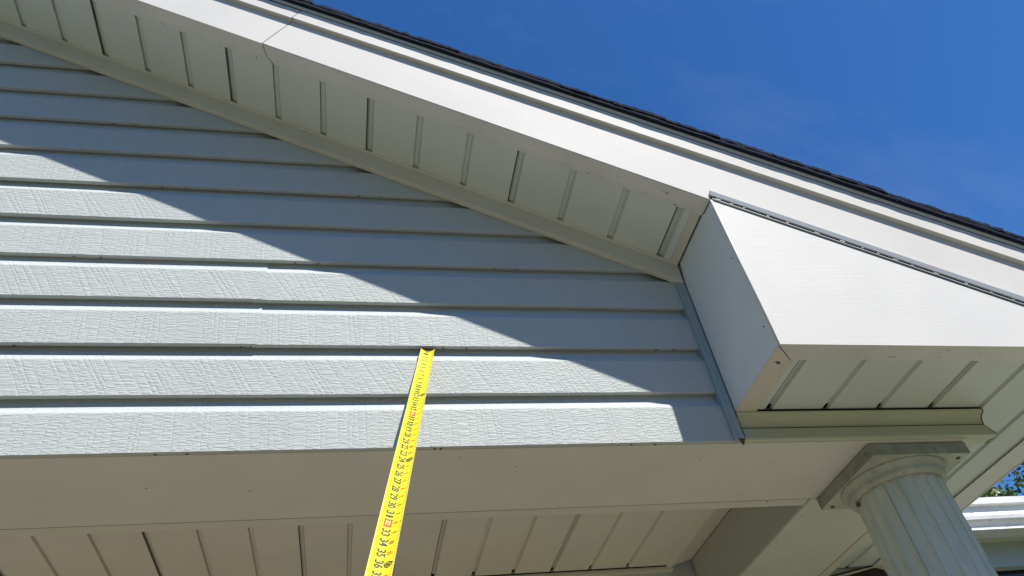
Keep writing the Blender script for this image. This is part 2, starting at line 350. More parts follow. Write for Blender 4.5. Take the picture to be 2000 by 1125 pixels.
for i, xb in enumerate(xs):
    if xb > XR1 + 0.04: continue
    x0 = xb - 0.1175
    j = random.uniform(-0.0012, 0.0016)
    slab('shingle', x0, xb, -0.2535 + j, 0.14, 0.6905, 0.6935 + random.uniform(0, .0012), 0.0085 + random.uniform(0, 0.002), shingle_m, roof, 0.0011, 12)
    if i % 2 == 0:
        slab('shingle', x0 + 0.02, xb - 0.02, -0.2520 + j, 0.13, 0.7000, 0.7035, 0.0050, shingle_m, roof, 0.0012, 10)
o = slab('shingle_field', XR0, XR1, 0.145, 1.6, 0.6800, 0.6800, 0.020, shingle_m, roof, 0.0, 8)

# ------------------------------------------------------------------ rake soffit
rs = empty('rake_soffit', 'cream grooved soffit boards in shade under the sloping roof edge', 'soffit', (-0.8, -0.1, 0.88))
def lip_rake(x0, x1, dz):
    prof = [(YF + 0.0005, 0.4738 - dz, 0), (YF + 0.020, 0.4742 - dz, 0), (-0.196, 0.4732 - dz, 0), (-0.1815, 0.4745 - dz, 0), (-0.1795, 0.4775, 0), (YF + 0.0005, 0.4775, 0)]
    return rake('fascia_lip', prof, x0, x1, lip_m, rs)
# joint of the lip follows a curl
lip_rake(XR0, -0.935, 0.0); lip_rake(-0.945, 0.0225, 0.0016)
V, F = [], []
cp = [(-0.9465, -0.2262), (-0.944, -0.212), (-0.9395, -0.200), (-0.930, -0.190), (-0.925, -0.1815)]
for a, b in zip(cp[:-1], cp[1:]):
    tube(V, F, rk(a[0], a[1], 0.4722), rk(b[0], b[1], 0.4722), 0.0008, 6)
mesh('joint_gap', V, F, caulk_m, rs)
P = 0.112; xg = -0.028
def plank_rake(xa, xb, gap):
    """flat board face, recessed flange at its left"""
    zf, zt = 0.4765, 0.4855; w = 0.0108
    pts = [(xa + 0.0006, zt), (xa + w, zt), (xa + w + 0.0035, zf), (xb - gap, zf), (xb - gap, zt + 0.004), (xa + 0.0006, zt + 0.004)]
    A = [(x, -0.1835, z - SL * x) for x, z in pts]; B = [(x, -0.0275, z - SL * x) for x, z in pts]
    if gap > 0.002: G_ = [(xb - gap + 0.001, zf + 0.0010), (xb + 0.0003, zf + 0.0010), (xb + 0.0003, zf + 0.003), (xb - gap + 0.001, zf + 0.003)]; prism('interlock_gap_shade', [(x, -0.1835, z - SL * x) for x, z in G_], [(x, -0.0275, z - SL * x) for x, z in G_], gap_m, rs)  # solid dark strip stands in for shade in the slot
    return prism('soffit_board', A, B, soffit_m, rs)
for k in range(0, 29):
    xb = xg - P * (k) - 0.0035; xa = xg - P * (k + 1) - 0.0035
    plank_rake(xa, xb, 0.0026 if k % 3 == 0 else 0.0006)
# last narrow board and right-hand channel against the return box
pts = [(xg - 0.0035, 0.4868), (xg + 0.007, 0.4868), (xg + 0.0105, 0.4765), (-0.0040, 0.4765), (-0.0040, 0.490), (xg - 0.0035, 0.490)]
prism('soffit_board', [(x, -0.1835, z - SL * x) for x, z in pts], [(x, -0.0275, z - SL * x) for x, z in pts], soffit_m, rs)
pts = [(-0.0045, 0.4770), (-0.0035, 0.4735), (0.0125, 0.4735), (0.0125, 0.490), (-0.0045, 0.490)]
prism('end_channel', [(x, -0.1815, z - SL * x) for x, z in pts], [(x, -0.0275, z - SL * x) for x, z in pts], trim_m, rs)
# vertical band along the wall
rake('wall_trim', [(-0.0240, 0.4160, 0), (-0.0262, 0.4175, 0), (-0.0268, 0.4700, 0), (-0.0300, 0.4738, 0), (-0.0300, 0.4800, 0), (-0.0140, 0.4800, 0), (-0.0140, 0.4160, 0)], XR0, 0.0110, trim_m, rs)
disc('nail', rk(-0.0400, -0.1850, 0.4725), (0, 0, -1), 0.0016, caulk_m, rs)
disc('nail', rk(-0.965, -0.1835, 0.4733), (0, 0, -1), 0.0014, caulk_m, rs)

# ------------------------------------------------------------------ cornice return box
rb = empty('cornice_return', 'white boxed eave return with slanted top, facing the sun right of the siding', 'eave return', (0.4, -0.1, 0.062))
XB, YB, ZB, XE = 0.0170, -0.2300, 0.0624, 0.872
def ztop(x): return 0.468 + 0.0 - SL * x + D * x
xt = XE
f = prism('front_panel', [(XB, YB, ZB), (XE, YB, ZB - 0.002), (XE, YB, max(ztop(XE), ZB + 0.004)), (0.788, YB, ztop(0.788)), (XB, YB, ztop(XB))],
      [(XB, YB + 0.003, ZB), (XE, YB + 0.003, ZB - 0.002), (XE, YB + 0.003, max(ztop(XE), ZB + 0.004)), (0.788, YB + 0.003, ztop(0.788)), (XB, YB + 0.003, ztop(XB))], return_m, rb)
mesh('side_panel', [(XB, YB + 0.0032, ZB + .0007), (XB, -0.001, ZB + .0007), (XB, -0.001, 0.486 - SL * XB), (XB, -0.1775, 0.486 - SL * XB), (XB, -0.186, 0.4725 - SL * XB), (XB, YB + 0.0032, 0.4725 - SL * XB),
     (XB + 0.003, YB + 0.0032, ZB + .0007), (XB + 0.003, -0.001, ZB + .0007), (XB + 0.003, -0.001, 0.486 - SL * XB), (XB + 0.003, -0.1775, 0.486 - SL * XB), (XB + 0.003, -0.186, 0.4725 - SL * XB), (XB + 0.003, YB + 0.0032, 0.4725 - SL * XB)],
     [(0, 1, 2, 3, 4, 5), (11, 10, 9, 8, 7, 6)] + [(i, (i + 1) % 6, 6 + (i + 1) % 6, 6 + i) for i in range(6)], side_m, rb)
# rounded corner bead
V, F = [], []; tube(V, F, (XB + 0.0012, YB + 0.0012, ZB + 0.0005), (XB + 0.0012, YB + 0.0012, ztop(XB)), 0.0019, 10); mesh('corner_bead', V, F, return_m, rb, smooth=True)
V, F = [], []   # dark line against the soffit and wall
for a, b in [((XB - 0.0008, -0.030, 0.4775 - SL * XB), (XB - 0.0008, -0.1800, 0.4765 - SL * XB)), ((XB - 0.0008, -0.1800, 0.4765 - SL * XB), (XB - 0.0008, -0.192, 0.470 - SL * XB)), ((XB - 0.0008, -0.192, 0.470 - SL * XB), (XB - 0.0008, -0.2275, 0.470 - SL * XB)),
             ((XB - 0.0008, -0.030, 0.4775 - SL * XB), (XB - 0.001, -0.0245, 0.446 - SL * XB)), ((XB - 0.001, -0.0245, 0.446 - SL * XB), (XB - 0.001, -0.018, 0.402)), ]:
    tube(V, F, a, b, 0.0011, 6)
mesh('sealant_line', V, F, caulk_m, rb)
V, F = [], []; tube(V, F, (XB - 0.0002, -0.0215, 0.43), (XB - 0.0002, -0.0215, 0.003), 0.0008, 6); mesh('sealant_line', V, F, caulk_m, rb)
for yy, zz in ((-0.212, 0.300), (-0.213, 0.118)): disc('nail', (XB, yy, zz), (1, 0, 0), 0.0013, caulk_m, rb, 0.0015)
# J-channel on the slanted top
def chan(name, z0, z1, y0, y1, yb, mat, x0=0.0185, x1=0.90):
    A = [(x0, yb, z0), (x0, y0, z0), (x0, y1, z1), (x0, yb, z1)]
    f = lambda x, p: (x, p[1], p[2] - SL * x + D * x)
    return prism(name, [f(x0, p) for p in A], [f(x1, p) for p in A], mat, rb)
chan('j_channel', 0.4840, 0.4955, -0.2322, -0.2352, -0.2285, chan_m, 0.0205)
chan('channel_slot', 0.4695, 0.4836, -0.2292, -0.2292, -0.2284, dark_m, 0.0205)
chan('channel_rib', 0.4745, 0.4765, -0.2305, -0.2305, -0.2293, chan_m, 0.0215)
chan('channel_rib', 0.4683, 0.4698, -0.2318, -0.2318, -0.2285, caulk_m, 0.0215)
V, F = [], []
x = 0.03
while x < 0.80:
    L = random.choice([0.003, 0.005, 0.009, 0.004]); v, f_ = boxv(x, x + L, -0.2312, -0.2294, 0, 0.0022)
    k = len(V); zz = random.choice([0.4768, 0.4785, 0.4795])
    V += [(a, b, c + zz - SL * a + D * a) for a, b, c in v]; F += [tuple(k + i for i in q) for q in f_]
    x += L + random.uniform(0.016, 0.05)
mesh('punched_tabs', V, F, frame_m, rb)['kind'] = 'stuff'
# bottom lips with mitre
LW = 0.046
prism('fascia_lip', [(XB, YB + 0.0031, ZB), (XE, YB + 0.0031, ZB), (XE, YB + LW, ZB), (XB + LW, YB + LW, ZB)],
      [(XB, YB + 0.0031, ZB + 0.006), (XE, YB + 0.0031, ZB + 0.006), (XE, YB + LW, ZB + 0.006), (XB + LW, YB + LW, ZB + 0.006)], lip_m, rb)
prism('side_lip', [(XB - .0002, YB + 0.0036, ZB - 0.001), (XB + LW - 0.0008, YB + LW + 0.0005, ZB - 0.001), (XB + LW - 0.0008, -0.004, ZB - 0.001), (XB - .0002, 0.004, ZB - 0.001)],
      [(XB - .0002, YB + 0.0036, ZB + 0.0004), (XB + LW - 0.0008, YB + LW + 0.0005, ZB + 0.0004), (XB + LW - 0.0008, -0.004, ZB + 0.0004), (XB - .0002, 0.004, ZB + 0.0004)], trim_m, rb)
V, F = [], []; tube(V, F, (XB + 0.001, YB + 0.0035, ZB - 0.0003), (XB + LW - 0.001, YB + LW, ZB - 0.0006), 0.0006, 6); mesh('mitre_gap', V, F, dark_m, rb)
for xx in (0.036, 0.0455): 
    V, F = [], []; tube(V, F, (XB + xx, YB + xx + 0.003, ZB - 0.0008), (XB + xx, -0.012, ZB - 0.0008), 0.0007, 6); mesh('lip_crease', V, F, trim_m, rb)
# paint chip on the side lip
V = []; c = Vector((0.0385, -0.178, ZB - 0.0013)); n = 14
for i in range(n):
    t = 2 * math.pi * i / n; r = random.uniform(0.6, 1.15); V.append((c.x + math.cos(t) * 0.0075 * r, c.y + math.sin(t) * 0.0040 * r + math.cos(t) * 0.003, c.z))
V += [(a, b, z + 0.001) for a, b, z in V]
mesh('paint_chip', V, [tuple(range(n)), tuple(range(2 * n - 1, n - 1, -1))] + [(i, (i + 1) % n, n + (i + 1) % n, n + i) for i in range(n)], rust_m, rb)
# scuffs on the front lip
for (cx, cy, sx, sy, a) in [(0.262, -0.196, 0.008, 0.0018, .1), (0.272, -0.194, 0.007, 0.0012, -.3), (0.372, -0.194, 0.006, 0.0012, .2), (0.455, -0.204, 0.006, 0.0011, .5), (0.19, -0.205, 0.005, 0.001, .1), (0.22, -0.190, 0.009, 0.0008, 0), (0.51, -0.20, 0.006, 0.001, .3)]:
    V = []; n = 10
    for i in range(n):
        t = 2 * math.pi * i / n; r = random.uniform(0.5, 1.2); u, v = math.cos(t) * sx * r, math.sin(t) * sy * r
        V.append((cx + u * math.cos(a) - v * math.sin(a), cy + u * math.sin(a) + v * math.cos(a), ZB - 0.0004))
    V += [(p, q, z + 0.0008) for p, q, z in V]
    mesh('scuff_mark', V, [tuple(range(n)), tuple(range(2 * n - 1, n - 1, -1))] + [(i, (i + 1) % n, n + (i + 1) % n, n + i) for i in range(n)], beamside_m, rb)
# soffit boards that run back along the side of the house (also the side eave)
def plank_eave(xa, xb, ya, yb, gap, w=0.0125):
    ec = 0.0022 if abs(xb - gx[3]) < 1e-6 else 0.0007
    zf, zt = ZB + 0.0035, ZB + 0.0115
    pts = [(xa + 0.0006, zt), (xa + w, zt), (xa + w + 0.002, zf), (xb - ec, zf), (xb - ec, zt + 0.004), (xa + 0.0006, zt + 0.004)]
    if gap > 0.002: box('interlock_gap_shade', xa - 0.0030, xa + 0.0005, ya, yb, zf + 0.0006, zf + 0.004, gap_m, rb)  # dark strip paints the slot shade between boards
    if xa < 0.56: box('groove_end_shade', xa + 0.0008, xa + w - 0.0005, -0.0290, -0.018, zt - 0.0030, zt - 0.0004, dark_m, rb)  # dark block paints the shade where the groove meets the moulding
    return prism('soffit_board', [(x, ya, z) for x, z in pts], [(x, yb, z) for x, z in pts], soffit_m, rb)
box('soffit_board', XB + LW - 0.003, 0.0826, YB + LW - 0.003, -0.004, ZB + 0.0035, ZB + 0.0145, soffit_m, rb)
gx = [0.0845, 0.2110, 0.3345, 0.4590, 0.5830, 0.7075, 0.8040]
for i in range(6):
    plank_eave(gx[i], gx[i + 1], YB + LW - 0.003, -0.004 if gx[i] < 0.56 else 0.805, 0.0026 if i in (0, 3) else 0.0007)
box('soffit_board', 0.5640, 0.5826, 0.0265, 0.805, ZB + 0.0036, ZB + 0.0145, soffit_m, rb)
# side eave fascia lip
prism('fascia_lip', [(0.800, YB + 0.0031 + LW, ZB - 0.0004), (XE, YB + 0.0031 + LW, ZB - 0.0004), (XE - 0.010, 0.9, ZB - 0.0004), (0.790, 0.9, ZB - 0.0004)],
      [(0.800, YB + 0.0031 + LW, ZB + 0.0066), (XE, YB + 0.0031 + LW, ZB + 0.0066), (XE - 0.010, 0.9, ZB + 0.0066), (0.790, 0.9, ZB + 0.0066)], lip_m, rb)
V, F = [], []; tube(V, F, (0.7998, YB + LW, ZB - 0.0006), (0.7898, 0.9, ZB - 0.0006), 0.0009, 6); mesh('lip_gap', V, F, dark_m, rb)
prism('side_fascia', [(XE, YB, ZB - 0.002), (XE + 0.004, YB, ZB - 0.002), (XE + 0.004, YB, 0.27), (XE, YB, 0.27)], [(XE - 0.010, 0.9, ZB - 0.002), (XE - 0.006, 0.9, ZB - 0.002), (XE - 0.006, 0.9, 0.27), (XE - 0.010, 0.9, 0.27)], return_m, rb)

# ------------------------------------------------------------------ crown moulding over the beam
cm = empty('crown_moulding', 'greenish cream crown moulding with a cove, cut off square above the column', 'moulding', (0.3, -0.01, 0.03))
XM = 0.5885
def msec(p): return [(0.0035, p), (XM, p)]
cove = [(-0.0165, 0.0622), (-0.0225, 0.0600), (-0.0220, 0.0560)]
for i in range(9):
    t = i / 8 * math.pi / 2; cove.append((-0.0195 + 0.0150 * math.sin(t) , 0.0540 - 0.0200 * (1 - math.cos(t)) ))
cove += [(-0.0035, 0.0325)]
cv = cove + [(0.004, 0.0325), (0.004, 0.0622)]
prism('cove', [(0.0185, y, z) for y, z in cv], [(XM + 0.0, y, z) for y, z in cv], mould_m, cm)
bd = [(-0.0060, 0.0318), (-0.0070, 0.0300), (0.0005, 0.0080), (0.0060, 0.0015), (0.030, 0.0015), (0.030, 0.0318)]
bd = [(-0.0060, 0.0322), (-0.0075, 0.0300), (-0.0150, 0.0035), (-0.0140, 0.0008), (0.018, 0.0010), (0.018, 0.0322)]
prism('band', [(0.0175, y, z) for y, z in bd], [(XM + (0.006 if z < 0.02 and y < 0 else -0.004), y, z) for y, z in bd], mould_m, cm)
# black cut edge
V, F = [], []
pl = [(XM + 0.0005, y, z) for y, z in cove]
for a, b in zip(pl[:-1], pl[1:]): tube(V, F, a, b, 0.0013, 6)
pl = [(XM - 0.0035, -0.0072, 0.0305), (XM + 0.0065, -0.0150, 0.0032), (XM + 0.0005, 0.018, 0.0008)]
for a, b in zip(pl[:-1], pl[1:]): tube(V, F, a, b, 0.0009, 6)
mesh('cut_edge', V, F, dark_m, cm)
V, F = [], []; tube(V, F, (0.0185, -0.0215, 0.0632), (XM, -0.0215, 0.0632), 0.0016, 6); mesh('shadow_gap', V, F, dark_m, cm)
V, F = [], []; tube(V, F, (0.0185, -0.0074, 0.0312), (XM - 0.004, -0.0074, 0.0312), 0.0007, 6); mesh('bead_gap', V, F, caulk_m, cm)

# ------------------------------------------------------------------ porch beams
fb = empty('front_beam', 'wide cream porch beam running left to right under the siding', 'beam', (-1.5, 0.12, 0))
box('underside_panel', -5.2, 0.5300, -0.0045, 0.2310, -0.0012, 0.006, beam_m, fb)
box('edge_trim', -5.2, 0.2800, 0.2322, 0.2650, 0.0004, 0.0060, trim_m, fb)
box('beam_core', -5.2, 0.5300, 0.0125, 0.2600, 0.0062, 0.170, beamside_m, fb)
V, F = [], []; tube(V, F, (-5.2, 0.2316, -0.0006), (0.300, 0.2316, -0.0006), 0.0009, 6); mesh('trim_gap', V, F, dark_m, fb)
for (x, y) in ((-1.07, 0.100), (-0.90, 0.120), (-0.53, 0.022), (-0.42, 0.060), (-0.30, 0.2255), (0.18, 0.240), (-0.62, 0.17), (-0.05, 0.05), (0.10, 0.20)): disc('nail', (x, y, -0.0010), (0, 0, 1), 0.0014, caulk_m, fb, 0.0006, 8)
for (cx, cy, sx) in [(-0.66, 0.252, 0.010), (-0.635, 0.255, 0.008), (-0.39, 0.252, 0.009), (-0.08, 0.250, 0.007), (0.02, 0.249, 0.006)]:
    V = []; n = 9
    for i in range(n):
        t = 2 * math.pi * i / n; r = random.uniform(0.7, 1.2); V.append((cx + math.cos(t) * sx * r, cy + math.sin(t) * 0.003 * r, -0.0001))
    V += [(p, q, z + 0.0008) for p, q, z in V]
    mesh('scuff_mark', V, [tuple(range(n)), tuple(range(2 * n - 1, n - 1, -1))] + [(i, (i + 1) % n, n + (i + 1) % n, n + i) for i in range(n)], ceil_m, fb)
sb = empty('side_beam', 'porch beam running back toward the house, dark green-grey inner face and tan underside', 'beam', (0.4, 0.6, 0))
box('underside_panel', 0.2845, 0.5300, 0.2325, 0.86, -0.0002, 0.006, beam_m, sb)
box('edge_trim', 0.5312, 0.5620, 0.0045, 0.86, 0.0002, 0.006, trim_m, sb)
V, F = [], []; tube(V, F, (0.5306, 0.02, 0.0), (0.5306, 0.86, 0.0), 0.0009, 6); mesh('trim_gap', V, F, dark_m, sb)
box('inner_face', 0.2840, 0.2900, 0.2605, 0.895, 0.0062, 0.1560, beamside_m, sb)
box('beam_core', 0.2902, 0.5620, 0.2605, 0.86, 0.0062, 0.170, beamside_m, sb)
for (x, y) in ((0.300, 0.315), (0.335, 0.47), (0.292, 0.44)): disc('nail', (x, y, 0.0), (0, 0, 1), 0.0016, caulk_m, sb, 0.0007, 8)

# ------------------------------------------------------------------ porch ceiling
pc = empty('porch_ceiling', 'dim tan grooved ceiling boards behind the front beam', 'ceiling', (-1.2, 0.5, 0.14))
ZC = 0.140; PC = 0.1135
def plank_ceil(xa, xb, gap, w=0.0085):
    zf, zt = ZC, ZC + 0.0075
    pts = [(xa + 0.0006, zt), (xa + w, zt), (xa + w + 0.003, zf), (xb - gap * .75, zf), (xb - gap * .75, zt + 0.004), (xa + 0.0006, zt + 0.004)]
    if gap > 0.002: box('interlock_gap_shade', xb - gap + 0.0008, xb + 0.0004, 0.262, 0.8955, zf + 0.0006, zf + 0.004, gap_m, pc)  # slot shade put in as a dark strip
    if xa > -1.2: box('groove_end_shade', xa + 0.0010, xa + w, 0.880, 0.893, zt - 0.003, zt - 0.0004, dark_m, pc)  # dark block paints shade at the back end of the groove
    return prism('ceiling_board', [(x, 0.262, z) for x, z in pts], [(x, 0.8955, z) for x, z in pts], ceil_m, pc)
cx0 = -0.0460
plank_ceil(cx0 + PC, 0.2150, 0.0006)
for k in range(0, 40): plank_ceil(cx0 - PC * k, cx0 - PC * (k - 1), 0.0022 if k % 3 == 2 else 0.0007)
prism('side_trim', [(0.1960, 0.262, ZC - 0.002), (0.1985, 0.262, ZC - 0.0035), (0.2165, 0.262, ZC - 0.0035), (0.2165, 0.262, ZC + 0.012), (0.1960, 0.262, ZC + 0.012)],
      [(0.1960, 0.895, ZC - 0.002), (0.1985, 0.895, ZC - 0.0035), (0.2165, 0.895, ZC - 0.0035), (0.2165, 0.895, ZC + 0.012), (0.1960, 0.895, ZC + 0.012)], ceil_m, pc)
V, F = [], []; tube(V, F, (0.2175, 0.262, ZC + 0.0005), (0.2175, 0.895, ZC + 0.0005), 0.0016, 6); tube(V, F, (0.2836, 0.262, 0.1560), (0.2836, 0.895, 0.1560), 0.0012, 6); mesh('trim_gap', V, F, dark_m, pc)
prism('wide_trim', [(0.2185, 0.262, ZC - 0.001), (0.2838, 0.262, 0.1560), (0.2838, 0.262, 0.168), (0.2185, 0.262, 0.160)], [(0.2185, 0.895, ZC - 0.001), (0.2838, 0.895, 0.1560), (0.2838, 0.895, 0.168), (0.2185, 0.895, 0.160)], ceil_m, pc)
V, F = [], []; tube(V, F, (-5.2, 0.893, ZC - 0.0015), (0.2170, 0.893, ZC - 0.0015), 0.0017, 6); mesh('shadow_gap', V, F, dark_m, pc)
box('back_trim', -5.2, 0.2180, 0.8960, 0.9180, ZC - 0.012, ZC + 0.010, trim_m, pc)

# ------------------------------------------------------------------ house wall at the back of the porch
hw = empty('porch_back_wall', 'shaded house wall at the back of the porch below the ceiling', 'wall', (-1.5, 0.95, -2.1))
box('wall_panel', -5.2, 0.86, 0.9190, 0.985, ZG, 0.30, farwall_m, hw)
box('upper_wall', -3.4, 0.016, 0.9190, 0.985, 0.3001, 0.44, farwall_m, hw)

# ------------------------------------------------------------------ column
col = empty('porch_column', 'fluted grey-green porch column with square capital plate under the beam corner', 'column', (0.42, 0.125, ZG + 0.16))
CX, CY, PH = 0.4095, 0.1180, 0.1145
pb = [(CX - PH, CY - PH), (CX + PH, CY - PH), (CX + PH, CY + PH), (CX - PH, CY + PH)]
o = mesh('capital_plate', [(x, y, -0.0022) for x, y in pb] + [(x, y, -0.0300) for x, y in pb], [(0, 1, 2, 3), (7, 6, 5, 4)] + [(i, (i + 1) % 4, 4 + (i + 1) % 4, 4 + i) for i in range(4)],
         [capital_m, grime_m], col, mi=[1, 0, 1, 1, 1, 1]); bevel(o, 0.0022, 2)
V, F = [], []
v, f_ = boxv(CX - 0.095, CX - 0.085, 0, 0, 0, 0)
# dark sheet standing in for the shadow gap between plate and beam
box('plate_shadow_gap', CX - PH + 0.012, CX + PH - 0.012, CY - PH + 0.010, CY + PH - 0.010, -0.0021, -0.0013, dark_m, col)
# moulded echinus (lathe)
RN = 0.0905
prof = [(0.1185, -0.0215), (0.1185, -0.0235), (0.1165, -0.0270), (0.1160, -0.0290), (0.1190, -0.0320), (0.1205, -0.0365), (0.1200, -0.0415), (0.1170, -0.0460), (0.1120, -0.0485), (0.1095, -0.0500), (0.1095, -0.0530), (0.1060, -0.0545), (0.0950, -0.0545), (0.0950, -0.0215)]
prof = [(0.1120, -0.0301), (0.1118, -0.0325), (0.1095, -0.0352), (0.1055, -0.0380), (0.1025, -0.0415), (0.1012, -0.0450), (0.1014, -0.0485), (0.1008, -0.0520), (0.0988, -0.0550), (0.0955, -0.0572), (0.0850, -0.0575), (0.0850, -0.0301)]
N = 72; V = []; F = []
for i in range(N):
    t = 2 * math.pi * i / N
    for r, z in prof: V.append((CX + r * math.cos(t), CY + r * math.sin(t), z))
n = len(prof)
for i in range(N):
    for j in range(n): a, b = i * n + j, i * n + (j + 1) % n; c, d = ((i + 1) % N) * n + (j + 1) % n, ((i + 1) % N) * n + j; F.append((a, b, c, d))
mesh('capital_ring', V, F, capital_m, col, smooth=True)
# fluted shaft: four snap-together staves of five flutes
NF = 20; ZT, ZBOT = -0.0560, ZG + 0.30
a0 = math.radians(-144)
for s in range(4):
    V = []; F = []; seg = []
    for fl in range(5):
        base = a0 + (s * 5 + fl) * 2 * math.pi / NF; w = 2 * math.pi / NF
        for (t, dr) in ((0.02, -0.0022), (0.035, 0.0), (0.10, 0.0), (0.115, -0.0022), (0.2, -0.0038), (0.5, -0.0054), (0.8, -0.0036), (0.93, -0.0014)): seg.append((base + t * w, dr))
    seg.append((a0 + (s + 1) * math.pi / 2 - 0.004, -0.0010))
    if s: pass
    L = []
    for z, r in ((ZT, RN - 0.0005), (-0.35, RN), (-0.9, RN + 0.006), (ZBOT, RN + 0.014)):
        for a, dr in seg: V.append((CX + (r + dr) * math.cos(a), CY + (r + dr) * math.sin(a), z))
        for a, dr in reversed(seg): V.append((CX + (r - 0.008) * math.cos(a), CY + (r - 0.008) * math.sin(a), z))
    m2 = 2 * len(seg)
    for k in range(3):
        for j in range(m2): F.append((k * m2 + j, k * m2 + (j + 1) % m2, (k + 1) * m2 + (j + 1) % m2, (k + 1) * m2 + j))
    F += [tuple(range(m2)), tuple(range(4 * m2 - 1, 3 * m2 - 1, -1))]
    mesh('fluted_stave', V, F, column_m, col)
V, F = [], []; tube(V, F, (CX, CY, ZT - 0.002), (CX, CY, ZBOT), RN - 0.0085, 32); mesh('shaft_core', V, F, dark_m, col)
for (x, y) in ((CX - PH + 0.020, CY + PH - 0.016), (CX + PH - 0.020, CY - PH + 0.018)):
    sc = disc('screw', (x, y, -0.0305), (0, 0, 1), 0.0046, rust_m, col, 0.0012, 12)
disc('drain_hole', (CX - 0.0875, CY + 0.026, -0.0640), (-0.95, 0.28, 0), 0.0050, rust_m, col, 0.003, 4)
V, F = boxv(CX - 0.13, CX + 0.13, CY - 0.13, CY + 0.13, ZG + 0.162, ZG + 0.21); o = mesh('base_plate', V, F, capital_m, col); bevel(o, 0.004)
V, F = [], []; tube(V, F, (CX, CY, ZG + 0.2105), (CX, CY, ZG + 0.305), 0.128, 40); o = mesh('base_ring', V, F, capital_m, col); bevel(o, 0.02, 4)

# ------------------------------------------------------------------ far wing: wall, window, gutter
G = 1.8
wg = empty('far_wing_wall', 'blue-grey shaded house wall beyond the column below the white gutter', 'wall', (3.0, 2.0, ZG))
WY = 1.962
def hole_wall(x0, x1, z0, z1, hx0, hx1, hz0, hz1):
    for a in ((x0, x1, hz1, z1), (x0, x1, z0, hz0), (x0, hx0, hz0, hz1), (hx1, x1, hz0, hz1)): yield a
for a in hole_wall(0.87, 6.5, ZG, 0.604, 1.9, 3.6, -0.4, 0.480):
    box('wall_panel', a[0], a[1], WY, WY + 0.12, a[2], a[3], farwall_m, wg)
win = box('window', 1.9, 3.6, WY + 0.05, WY + 0.10, -0.4, 0.480, glass_m, wg, label='black unlit window')
gt = empty('far_gutter', 'white rain gutter speckled with dark grime on the far wing beyond the column', 'gutter', (3.0, 1.8, 0.68))
z_ = lambda v: v
gp = [(0.000, 0.762), (-0.004, 0.764), (-0.006, 0.730), (0.016, 0.727), (0.018, 0.700), (0.010, 0.690), (-0.004, 0.683), (-0.010, 0.668), (-0.008, 0.650), (0.008, 0.640), (0.022, 0.630), (0.026, 0.616), (0.006, 0.613), (0.004, 0.602), (0.10, 0.600), (0.10, 0.612), (0.035, 0.617), (0.03, 0.745)]
prism('trough', [(0.87, G + y, z) for y, z in gp], [(6.7, G + y, z) for y, z in gp], gutter_m, gt)
box('soffit_strip', 0.87, 6.6, G + 0.102, WY + 0.12, 0.6045, 0.614, trim_m, gt)
fr = empty('far_wing_roof', 'dark shingled roof slope rising behind the far white gutter', 'roof', (3.0, 2.5, 0.8))
prism('roof_slope', [(0.87, G + 0.032, 0.744), (0.87, G + 2.6, 1.35), (0.87, G + 2.6, 1.30), (0.87, G + 0.032, 0.70)], [(6.6, G + 0.032, 0.744), (6.6, G + 2.6, 1.35), (6.6, G + 2.6, 1.30), (6.6, G + 0.032, 0.70)], shingle_m, fr)

# ------------------------------------------------------------------ maroon panel beyond the side beam
mp_ = empty('maroon_panel', 'dark maroon panel with a bent white rim low behind the column', 'panel', (0.78, 0.80, 0.0))
def vert(pts, y, th): return [(x, y, z) for x, z in pts], [(x, y + th, z) for x, z in pts]

# ------------------------------------------------------------------ tape measure
H0 = Vector((-0.5815, -0.0205, 0.2165)); TD = Vector((-0.15200, -0.5458, -0.82466)).normalized(); INCH = 0.02005
TX = Vector((1, 0, 0)); TX = (TX - TD * TX.dot(TD)).normalized(); TN = TX.cross(TD).normalized()
if TN.y > 0: TN = -TN                                 # towards the viewer
TW = 0.0133                                            # half width
tp = empty('tape_measure', 'yellow steel tape measure blade leaning from its hook on the siding down to the viewer', 'tape measure', tuple(H0))
def tpt(s, t, h=0.0):
    """s: along blade, t: -1..1 across (left..right), h: height above surface"""
    return H0 + TD * s + TX * (t * TW) + TN * (0.0062 * (abs(t) ** 1.8) - 0.0062 + h)
LEN = 54 * INCH
NT = 16; ts = [-1 + 2 * i / NT for i in range(NT + 1)]
V = []; F = []; mi = []
ss = [0, .25 * INCH] + [INCH * k * 2 for k in range(1, 28)]
for sgn, h in ((0, 0.0), (1, -0.0005)):
    for s in ss:
        for t in ts: V.append(tuple(tpt(s, t, h)))
W1 = NT + 1; off = len(ss) * W1
for i in range(len(ss) - 1):
    for j in range(NT):
        a = i * W1 + j; F.append((a, a + 1, a + W1 + 1, a + W1)); mi.append(1 if j in (0, NT - 1) else 0)
        F.append((off + a, off + a + W1, off + a + W1 + 1, off + a + 1)); mi.append(1)
    for j in (0, NT): a = i * W1 + j; F.append((a, a + W1, off + a + W1, off + a)); mi.append(1)
for j in range(NT): F.append((j, j + 1, off + j + 1, off + j)); mi.append(1)
blade = mesh('blade', V, F, [tape_m, tedge_m], tp, mi=mi, smooth=False)
_fc = {}
